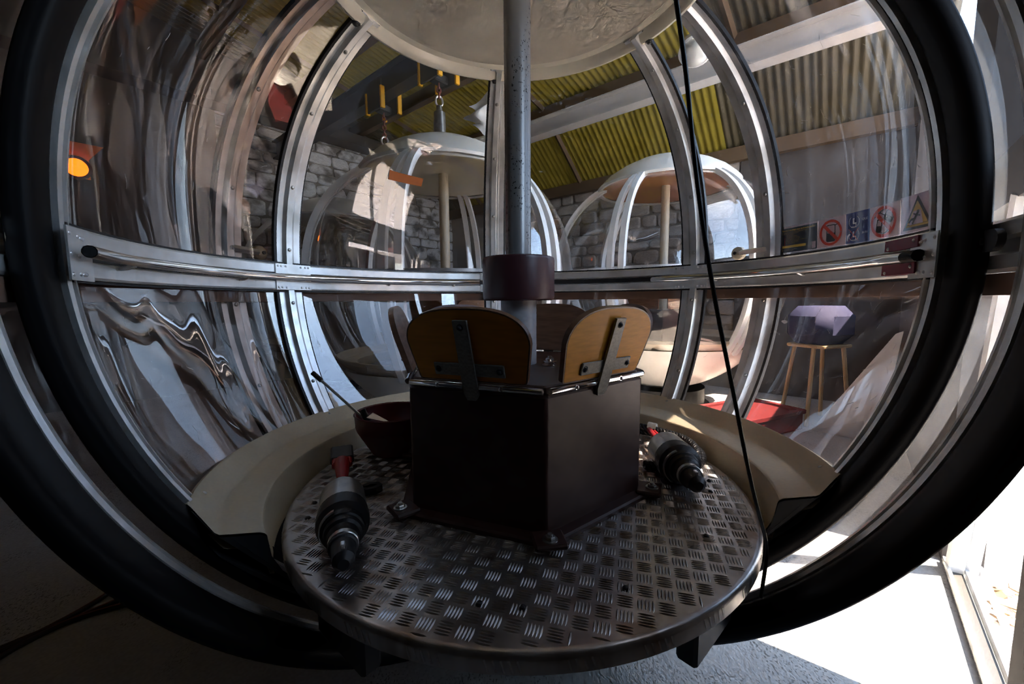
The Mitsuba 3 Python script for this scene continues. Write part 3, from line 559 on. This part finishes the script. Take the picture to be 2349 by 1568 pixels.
s = Sticker('prohibition_sticker', 'pink sticker with red ring and slash over two swinging cabins', 'sticker', 270.7, .115, .105, 'm_print_pink')
car_icon(s, .037, .040, .021, .042, -8, 1); car_icon(s, .076, .066, .036, .034, -32, 1)
s.add('hanger', LineString([(.018, .068), (.055, .092)]).buffer(.0011).union(LineString([(.040, .082), (.060, .070)]).buffer(.0011)), 'm_print_black', 1)
s.add('curved_arrow', LineString([(.045, .017), (.055, .014), (.066, .018), (.076, .026)]).buffer(.0015), 'm_print_black', 1); s.add('ring', prohibit(.056, .051, .049), 'm_print_red', 2)
s = Sticker('warning_sticker', 'yellow warning triangle sticker with a falling figure at the right end', 'sticker', 276.4, .132, .108, 'm_print_rose')
tr_ = Polygon([(.010, .008), (.120, .008), (.064, .104)]); s.add('triangle', tr_, 'm_print_black', 1); s.add('triangle_field', tr_.buffer(-.0075, join_style=2), 'm_print_amber', 2)
s.add('doorway', Polygon([(.038, .022), (.088, .022), (.078, .060), (.052, .060)]), 'm_print_rose', 3)
fig = Point(.071, .056).buffer(.005).union(LineString([(.068, .051), (.060, .038)]).buffer(.004)).union(LineString([(.060, .038), (.046, .036), (.040, .030)]).buffer(.003)).union(LineString([(.060, .038), (.052, .025)]).buffer(.003)).union(LineString([(.066, .047), (.056, .052)]).buffer(.002)).union(LineString([(.066, .047), (.078, .044)]).buffer(.002))
s.add('falling_figure', fig, 'm_print_black', 4); s.add('seam', LineString([(.022, .022), (.106, .022)]).buffer(.0006), 'm_print_black', 3)
# orange tape on the rear pane
av, zv = np.meshgrid(np.linspace(0, 1, 12), np.linspace(0, 1, 6), indexing='ij')
Az = 139.6 + av * 10.6 - .35 * (1 - zv) * av; Zz = np.where(True, 1.2625 + .042 * zv - av * (.0085 * (1 - zv) + .0), 0) - av * .012 * zv
ta = []
for o in (-.004, -.0052): rr_ = r_of_z(Zz.ravel(), o); P = dirv(Az.ravel()) * rr_[:, None]; P[:, 2] = Zz.ravel(); ta.append((P, grid_faces(12, 6) if o > -.005 else grid_faces(12, 6)[:, ::-1]))
solo('adhesive_tape', cat(ta), 'm_tape', 'strip of dark orange tape stuck on the rear pane', 'tape')

# ------------------------------------------------------------------ things lying in the cabin
cz = [(-44, -.045), (-45, -.005), (-46.0, .03), (-42.0, .141), (-35.7, .282), (-30.4, .452), (-25.9, .615), (-23.0, .747), (-20.6, .897), (-19.76, .961), (-18.1, 1.085), (-14.5, 1.40), (-12, 1.74), (-11, 1.95)]
solo('hanging_cord', tube(spline([dirv(a) * (.772 if z < 1 else .772 - .06 * (z - 1)) + A([0, 0, z]) for a, z in cz], 90), .0038, 10), 'm_black_plastic', 'thin black cord hanging in front of the right seats down to the plate edge', 'cord', smooth=40)
def damper(p_back, p_front, z, label, head, sr, sa):
    k = thing('cable_clamp', label, 'clamp', None); a, b = A([*p_back, z]), A([*p_front, z]); ax = b - a; L = np.linalg.norm(ax); ax /= L; M = frame(a, ax) @ np.diag([sr, sr, sa, 1.0])
    put('housing', xf(lathe([(0, 0), (.012, 0), (.020, .004), (.048, .012), (.060, .034), (.0625, .10), (.0625, .104)], 36), M), 'm_steel', k, smooth=35)
    put('rubber_bell', xf(lathe([(.0630, .100), (.0650, .118), (.0640, .136), (.054, .146), (.052, .15), (.050, .158), (.046, .160), (.044, .170), (.038, .174), (.034, .186), (.026, .192)], 32), M), 'm_black_plastic', k, smooth=30)
    put('clamp_band', xf(lathe([(.0530, .144), (.0560, .146), (.0560, .152), (.0530, .154)], 32, 20, 150), M), 'm_steel', k)
    put('ferrule', xf(lathe([(.026, .188), (.032, .190), (.033, .204), (.029, .206), (.026, .214), (.024, .236), (.012, .246), (0, .246)], 24), M), 'm_dark_steel', k, smooth=30)
    put('ferrule_ring', xf(lathe([(.030, .186), (.0345, .188), (.0345, .197), (.031, .199)], 28), M), 'm_steel', k, smooth=30)
    put('slot_nut', xf(box(.026, .010, .014, (.020, 0, .226), .002), M), 'm_bright_alu', k)
    if head: 
        put('red_shaft', tube(spline([a, a - ax * .10, a - ax * .22], 6), np.interp(np.linspace(0, 1, 6), [0, .35, 1], [.017, .0165, .027]), 18), 'm_red', k, smooth=40)
        put('fork_head', xf(box(.078, .028, .13, b=.006), frame(a - ax * .305, ax, np.cross(ax, [0, 0, 1]))), 'm_black_plastic', k, smooth=25)
        put('fork_web', xf(box(.066, .024, .06, b=.006), frame(a - ax * .225, ax, np.cross(ax, [0, 0, 1]))), 'm_red', k, smooth=25)
    else:
        put('red_shaft', tube([a + A([0, .006, 0]), a - ax * .16 + A([0, .006, .005])], .010, 14), 'm_red', k, smooth=40); put('red_shaft', tube([a - np.cross(ax, [0, 0, 1]) * .024, a - ax * .16 - np.cross(ax, [0, 0, 1]) * .020], .006, 10), 'm_red', k, smooth=40)
    return k
damper((-.535, -.245), (-.36, -.655), .0655, 'grey steel cable clamp with a red fork end lying at the left of the plate', True, 1.0, 1.55)
damper((.548, .105), (.530, -.27), .072, 'grey steel cable clamp with thin red rods lying right of the seat box', False, 1.1, 1.45)
hk = extr(LineString([(-.036, -.012), (-.012, -.020), (.014, -.018), (.030, -.004), (.022, .014), (-.004, .018), (-.016, .010)]).buffer(.008, 6), .022)
solo('rubber_hook', xf(hk, Rz(20, (-.495, -.128, .001))), 'm_black_plastic', 'small black curved rubber piece beside the left clamp', 'rubber piece', smooth=30)
# coiled strap
def coil():
    pts = []
    for i in range(120):
        u = i / 119; a = 2 * np.pi * (.1 + 1.55 * u); pts.append((.585 + (.155 + .012 * math.sin(5 * u)) * math.cos(a) * 1.0, .20 + .17 * math.sin(a), .018 + .026 * u))
    return pts
pts = spline([(.462, .035, .018), (.50, .022, .018), (.56, .0, .018), (.66, .04, .020), (.715, .14, .022), (.70, .26, .026), (.62, .36, .03), (.50, .42, .03), (.42, .44, .03)], 90)
def braid(p, r, tw_):
    P = np.asarray(p); t = np.gradient(P, axis=0); t /= np.linalg.norm(t, axis=1, keepdims=True); u = np.cross(t, [0, 0, 1]); u /= np.linalg.norm(u, axis=1, keepdims=True); w = np.cross(t, u)
    s = np.r_[0, np.cumsum(np.linalg.norm(np.diff(P, axis=0), axis=1))]; out = []
    for k in range(3):
        a = s * tw_ + k * 2 * np.pi / 3; out.append(tube(P + r * .55 * (np.cos(a)[:, None] * u + np.sin(a)[:, None] * w), r * .58, 7))
    return cat(out)
cr = thing('coiled_cable', 'twisted black cable coiled behind the right clamp', 'cable')
put('strand', braid(spline(pts, 260), .016, 120), 'm_black_plastic', cr, smooth=40)
put('strand', braid(spline([(.40, .40, .055), (.52, .40, .055), (.63, .33, .050), (.69, .23, .05), (.69, .12, .046), (.65, .02, .03)], 220), .013, 130), 'm_black_plastic', cr, smooth=40)
put('cable_tag', tube([(.585, .372, .062), (.615, .35, .060)], .0175, 12), 'm_rim', cr, smooth=35)
# red basin with tools
BX, BY = -.52, .235
solo('red_bucket', lathe([(.0, .004), (.085, .004), (.092, .012), (.145, .105), (.150, .120), (.152, .168), (.156, .172), (.152, .176), (.146, .172), (.143, .120), (.082, .016), (0, .014)], 44), 'm_bucket', 'dark red plastic bowl of tools left of the seat box', 'bowl', smooth=30, M=Rz(0, (BX, BY, .0)))
tl = thing('steel_lever', 'long thin steel lever with a black grip leaning out of the red bowl', 'lever')
put('shaft', tube([(-.545, .16, .10), (-.63, .17, .172), (-.80, .20, .315)], .0055, 10), 'm_steel', tl, smooth=40); put('grip', tube([(-.795, .199, .311), (-.832, .205, .342)], .0095, 12), 'm_black_plastic', tl, smooth=40)
tl = thing('socket_wrench', 'short black tube tool standing on the rim of the red bowl', 'tool')
put('tube', tube([(-.575, .150, .11), (-.622, .165, .198)], .0125, 14, False), 'm_black_plastic', tl, smooth=40); put('blade', xf(flat(Polygon([(0, 0), (.10, -.01), (.02, .03)])), frame(A([-.60, .145, .172]), (.3, -.5, .8), (1, .1, 0))), 'm_bright_alu', tl)

# ------------------------------------------------------------------ the other cabins stored behind
def build_kit():
    kit = []; Kt0, Kt1 = t_of_z(.02), t_of_z(1.70)
    for k in range(6):
        az = 60 * k + 12
        kit.append(('rib', mikit.ply(cat([sweep_mer(az - 2.6, Kt0, Kt1, [(-.03, .03), (-.03, -.02), (.022, -.02), (.022, .03)], 40), sweep_mer(az + 2.6, Kt0, Kt1, [(-.022, .024), (-.022, -.02), (.03, -.02), (.03, .024)], 40)]), 'm_white', 30)))
        kit.append(('pane', mikit.ply(pane(az + 3, az + 57, t_of_z(Z0 + .05), Kt1, 0, 40, .002, k), 'm_acrylic_clear', True)))
        kit.append(('pane', mikit.ply(pane(az + 3, az + 57, Kt0, t_of_z(Z0 - .05), 0, 40, .002, k + 9), 'm_acrylic_clear', True)))
    kit.append(('waist_rail', mikit.ply(sweep_ring(0, 360, ZR([(1.15, .055), (1.10, .055), (1.10, -.055), (1.15, -.055)]), 90), 'm_alu', 30)))
    kit.append(('bumper_ring', mikit.ply(sweep_ring(0, 360, ZR([(1.145, -.06), (1.18, -.06), (1.18, -.11), (1.145, -.11)]), 90), 'm_bumper', 30)))
    tt = np.linspace(t_of_z(1.69), 90, 18); r1, z1 = prof(tt, .02); kit.append(('roof_cap', mikit.ply(lathe([(.66, 1.665), (.70, 1.655), (.71, 1.675), (.69, 1.70), (.60, 1.785), (.48, 1.86), (.34, 1.925), (.18, 1.965), (0, 1.98)], 60), 'm_white_shell', 35)))
    kit.append(('ceiling', mikit.ply(lathe([(.66, 1.672), (.30, 1.69), (0, 1.70)], 50), 'm_terracotta', True)))
    tt = np.linspace(Kt0 + 2, -90, 22); r1, z1 = prof(tt, .006); kit.append(('bottom_shell', mikit.ply(lathe(np.column_stack([r1, z1])[::-1], 60), 'm_white_shell', 40)))
    kit.append(('bench_ledge', mikit.ply(sweep_ring(0, 360, BEN, 80), 'm_cream', 30)))
    kit.append(('floor_plate', mikit.ply(lathe([(0, 0), (.76, 0), (.76, -.04)], 50), 'm_steel', 30)))
    kit.append(('grab_pole', mikit.ply(lathe([(.06, .4), (.06, .66), (.0435, .67), (.0435, 1.70)], 24), 'm_cream', 35)))
    kit.append(('seat_box', mikit.ply(outward(stack([(.0, RH, .014), (HH, RH, .014)])), 'm_brown', 30)))
    for k in range(6):
        a = TH + 30 + 60 * k; d = A([math.sin(rad(a)), -math.cos(rad(a)), 0]); lean = rad(17); Y = A([0, 0, math.cos(lean)]) + d * math.sin(lean); Zn = d * math.cos(lean) - A([0, 0, math.sin(lean)])
        M = np.eye(4); M[:3, 0], M[:3, 1], M[:3, 2] = np.cross(Y, Zn), Y, Zn; M[:3, 3] = d * (APO + .008) + A([0, 0, HH + .01]); kit.append(('seat', mikit.ply(xf(seat_core, M), 'm_walnut', 30)))
    return kit
KIT = build_kit()
def far_cabin(x, y, dz, rot, label, cm='m_rim'):
    k = thing('stored_cabin', label, 'cable car', 'cable car cabins stored behind the front one')
    for n, p in KIT:
        if n == 'ceiling': p = {**p, 'bsdf': {'type': 'ref', 'id': cm}}
        put(n, p, None, k, M=Rz(rot, (x, y, dz)))
    put('stand', xf(lathe([(.45, -.42), (.45, ZF - dz + .03), (.5, ZF - dz + .03), (.5, ZF - dz), (0, ZF - dz)], 30), Rz(0, (x, y, dz))), 'm_dark_steel', k, smooth=30)
    return k
PA = (-.63, 2.30, .04); PB = (1.60, 3.02, .12); PC = (-2.36, 4.12, .0)
far_cabin(*PA, 4, 'white-topped spherical cabin behind the orange tape, hanging from the nearer chain')
far_cabin(*PB, 32, 'spherical cabin with a terracotta ceiling and white inner ribs under the pale beam', 'm_terracotta')
far_cabin(*PC, 20, 'dark spherical cabin half hidden at the left behind the white-topped one')
put('cap_hump', xf(box(.34, .26, .14, b=.03), Rz(-30, (PA[0] + .42, PA[1] - .05, 1.90 + PA[2]))), 'm_white_shell', 'stored_cabin', smooth=30)
# hoists
def torus(R_, r_, n=22, m=8, sx=1.0):
    a = np.linspace(0, 2 * np.pi, n, endpoint=False); P = np.stack([R_ * sx * np.cos(a), 0 * a, R_ * np.sin(a)], 1); c = P / np.linalg.norm(P, axis=1, keepdims=True); b = np.arange(m) * 2 * np.pi / m
    V = P[:, None] + r_ * (np.cos(b)[None, :, None] * c[:, None] + np.sin(b)[None, :, None] * A([0, 1.0, 0])); V = np.concatenate([V, V[:1]]); return loft(V, True, False, True)
link = mikit.ply(torus(.026, .007, 14, 6, .6), 'm_rust_red', 40)
def hoist(e1, zb, label, n_links, cyl, clab, clab2):
    P = shp(e1, B1, 0); k = thing('beam_trolley', label, 'trolley')
    for s in (-1, 1):
        m = sh(box(.24, .02, .26, (e1, B1 + s * .095, BZ1 - .01), .004)); put('side_plate', m, 'm_beam_dark', k)
        for j in (-1, 1): put('yellow_edge', sh(box(.022, .045, .20, (e1 + j * .13, B1 + s * .095, BZ1 - .05), .003)), 'm_yellow', k)
    put('hanger_block', sh(box(.09, .15, .07, (e1, B1, BZ1 - .10), .01)), 'm_dark_steel', k)
    z = BZ1 - .13
    ch = thing('lifting_chain', clab, 'chain')
    for i in range(n_links):
        put('link', link, None, ch, M=frame((P[0], P[1], z - .02), (0, 0, 1), (1, .3, 0) if i % 2 else (-.3, 1, 0))); z -= .040
    if cyl:
        cy = thing('suspension_cylinder', clab2, 'cylinder'); put('eye_ring', xf(torus(.042, .009, 22, 8, .75), Rz(30, (P[0], P[1], z - .03))), 'm_bright_alu', cy, smooth=40)
        put('barrel', xf(lathe([(0, z - .07), (.026, z - .07), (.028, z - .11), (.050, z - .125), (.054, max(zb, z - .42) + .05), (.060, max(zb, z - .42) + .03), (.062, max(zb, z - .42)), (0, max(zb, z - .42))], 24), Rz(0, (P[0], P[1], 0))), 'm_dark_steel' if 'dark' in cyl else 'm_steel', cy, smooth=35)
e1A = (A(PA[:2]) - CAM[:2]) @ E1; e1C = (A(PC[:2]) - CAM[:2]) @ E1
hoist(e1A, 1.98 + PA[2], 'black trolley with yellow edges nearest the ceiling disc', int(round((BZ1 - .13 - 1.98 - PA[2] - .36) / .04)), 'white-topped cabin', 'rusty red chain from the trolley nearest the ceiling disc', 'steel cylinder with an eye ring standing on the white-topped cabin')
hoist((A([-1.998, 1.981]) - CAM[:2]) @ E1, 1.80, 'black trolley with yellow edges farther along the beam by the stone wall', 6, 'dark floor far behind the tape', 'rusty chain by the stone wall from the farther trolley', 'dark steel cylinder hanging from the farther chain before the stone wall')
# grey plastic sheet hanging at the white cabin's roof
g = np.linspace(0, 1, 14); U, V_ = np.meshgrid(g, g, indexing='ij'); Pq = np.stack([-.42 + .42 * U * (1 - .35 * V_) + .06 * np.sin(9 * V_), 2.55 + .05 * np.sin(8 * U + 3 * V_), 2.42 + .30 * U * (1 - V_) - .40 * V_ * (.4 + .6 * U)], -1).reshape(-1, 3)
solo('plastic_sheet', (Pq, grid_faces(14, 14)), 'm_plastic_film', 'crumpled grey plastic sheet above the white cabin roof', 'sheet', smooth=True)
# bulkhead lamp
P = shp(1.05, B2 - .6, 0); lm = thing('bulkhead_lamp', 'round white-rimmed ceiling lamp, unlit, by the right ribs', 'lamp'); Ml = frame(A([1.47, 2.1, 2.62]), (-.3, -.55, -1))
put('housing', xf(lathe([(.0, -.06), (.125, -.06), (.13, .0), (.115, .012), (.105, .0)], 32), Ml), 'm_white', lm, smooth=35); put('globe', xf(lathe([(.104, 0), (.095, .045), (.06, .075), (0, .085)], 28), Ml), 'm_bulb_glass', lm, smooth=40)
put('stem', tube([(1.47, 2.1, 2.66), (1.55, 2.25, 3.35)], .02, 8), 'm_timber', lm)
# orange lamp on the left wall
q = shp(E1A - .12, .42, 2.03); wl = thing('orange_wall_lamp', 'small glowing orange lamp on the far left wall', 'lamp')
Ml = frame(q, -A([*E1, 0])); put('reflector', xf(extr(Polygon([(-.10, -.10), (.10, -.10), (.26, -.22), (.26, .20), (.10, .10), (-.10, .10)]), .02), Ml), 'm_lens_orange', wl); put('housing', xf(lathe([(0, -.04), (.11, -.04), (.12, .03), (.09, .04)], 24), Ml), 'm_dark_steel', wl, smooth=30)
k = put('bulb', xf(lathe([(.09, .035), (.08, .08), (.04, .11), (0, .12)], 20), Ml), 'm_lens_orange', wl, smooth=40); scene[k]['emitter'] = {'type': 'area', 'radiance': C3((.22, .024, .0006))}

# ------------------------------------------------------------------ right side of the shed
st = thing('bar_stool', 'wooden stool with a blue padded seat by the right wall', 'stool'); SXY = A([2.75, 2.26])
put('cushion', xf(box(.46, .40, .34, b=.09), Rz(20, (SXY[0], SXY[1], .39))), 'm_blue', st, smooth=40); put('seat', xf(box(.36, .34, .03, b=.008), Rz(20, (SXY[0], SXY[1], .205))), 'm_pine', st)
for dx, dy in ((-1, -1), (1, -1), (-1, 1), (1, 1)): put('leg', tube([(SXY[0] + dx * .13, SXY[1] + dy * .12, .20), (SXY[0] + dx * .19, SXY[1] + dy * .17, ZF)], .017, 8), 'm_pine', st, smooth=35)
rc_ = thing('red_crate', 'low dark red plastic crate on the floor behind the right ledge', 'crate'); put('body', xf(box(.8, .5, .16, b=.02), Rz(25, (2.0, 2.05, ZF + .08))), 'm_crate', rc_)
put('rim', xf(extr(rbox2(-.42, -.265, .42, .265, .03).difference(rbox2(-.37, -.215, .37, .215, .02)), .03), Rz(25, (2.0, 2.05, ZF + .15))), 'm_crate', rc_)
bg = trimesh.creation.icosphere(subdivisions=3, radius=.16); bv = bg.vertices * A([1, .8, .9]); bv *= 1 + .25 * (meshkit.fbm(bv * 14, 3)[:, None] - .5)
solo('plastic_bag', (bv + A([1.30, 2.0, ZF + .13]), bg.faces), 'm_white', 'crumpled pale plastic bag on the floor behind the cabin', 'bag', smooth=True)
# white board leaning inside the wall
bp = A([(2.548, 2.004, ZF), (2.77, 1.726, ZF), (2.80, 1.62, ZF + .22), (2.85, 1.57, .385), (2.83, 1.61, .36)]); nb = np.cross(bp[1] - bp[0], bp[3] - bp[0]); nb /= np.linalg.norm(nb)
bd = trimesh.Trimesh(np.vstack([bp, bp + nb * .018])).convex_hull
solo('white_board', tri(bd), 'm_white', 'pointed white offcut of board leaning against the right wall', 'board')
# threshold, leaning post, track, door leaf
tk = put('trim_1', bx(E1C - .05, E1C - .0, .2, OE1, ZF, ZF + .012), 'm_beam_dark', kind='structure')
for o in (0, .055, .10): put('track_rail', bx(E1C - .012 - o, E1C - o, .2, OE1 - .02, ZF, ZF + .032), 'm_alu', tk)
dp = thing('leaning_post', 'white door post leaning at the doorway on the right', 'post'); pa, pb = A([1.79, .165, ZF]), A([1.50, -.165, .93])
put('white_face', tube([pa, pb], .032, 4), 'm_white', dp); put('grey_tube', tube([pa + A([.045, -.02, 0]), pb + A([.045, -.03, 0])], .022, 14), 'm_beam_pale', dp, smooth=35)
lf = thing('door_leaf', 'dark blue metal door leaf standing ajar at the lower right corner', 'door'); 
put('sheet', bx(E1C - .80, E1C - .14, 1.42, 1.46, ZF + .02, LZ0), 'm_door_blue' if 'm_door_blue' in scene else 'm_dark_steel', lf); put('edge_strip', bx(E1C - .185, E1C - .14, 1.405, 1.475, ZF + .02, LZ0), 'm_beam_pale', lf)
solo('black_duct', tube(spline([shp(E1C - .25, 1.98, ZF + .05), shp(E1C - .5, 1.92, ZF + .10), shp(E1C - .8, 1.75, ZF + .05), shp(E1C - 1.2, 1.70, ZF + .03)], 20), .055, 12), 'm_black_plastic', 'bent black plastic duct on the ground just outside the doorway', 'duct', smooth=40)
g = np.random.default_rng(11); ms = []
for _ in range(110):
    p = shp(E1C - .10 - .16 * g.random(), g.uniform(1.3, 2.4), ZF - .02 + .02 * g.random()); s_ = g.uniform(.008, .03); ms.append(xf(box(s_ * 1.6, s_, .004), frame(p, g.normal(0, .5, 3) + A([0, 0, 1]), g.normal(0, 1, 3))))
put('leaf_litter', cat(ms), 'm_leaf', kind='stuff', label='dead leaves and chips along the door track outside')
labels['leaf_litter']['category'] = 'litter'
# cables on the floor, left
for i, (pts, lb) in enumerate((([(-1.60, .30, 0), (-1.50, .05, 0), (-1.62, -.12, 0), (-1.66, -.30, 0), (-1.50, -.50, 0), (-1.45, -.75, 0)], 'black cable at the left, inner one of the bundle on the floor'),
        ([(-1.75, .35, 0), (-1.60, .02, 0), (-1.66, -.16, 0), (-1.72, -.33, 0), (-1.55, -.55, 0), (-1.50, -.75, 0)], 'black cable at the left, middle one of the bundle on the floor'),
        ([(-1.30, .02, 0), (-1.55, -.05, 0), (-1.70, -.20, 0), (-1.78, -.36, 0), (-1.62, -.55, 0)], 'black cable at the left that loops away toward the cabin'))):
    solo('floor_cable', tube(spline(A(pts) + A([0, 0, ZF + .009]), 60), .009, 8), 'm_black_plastic', lb, 'cable', smooth=40)
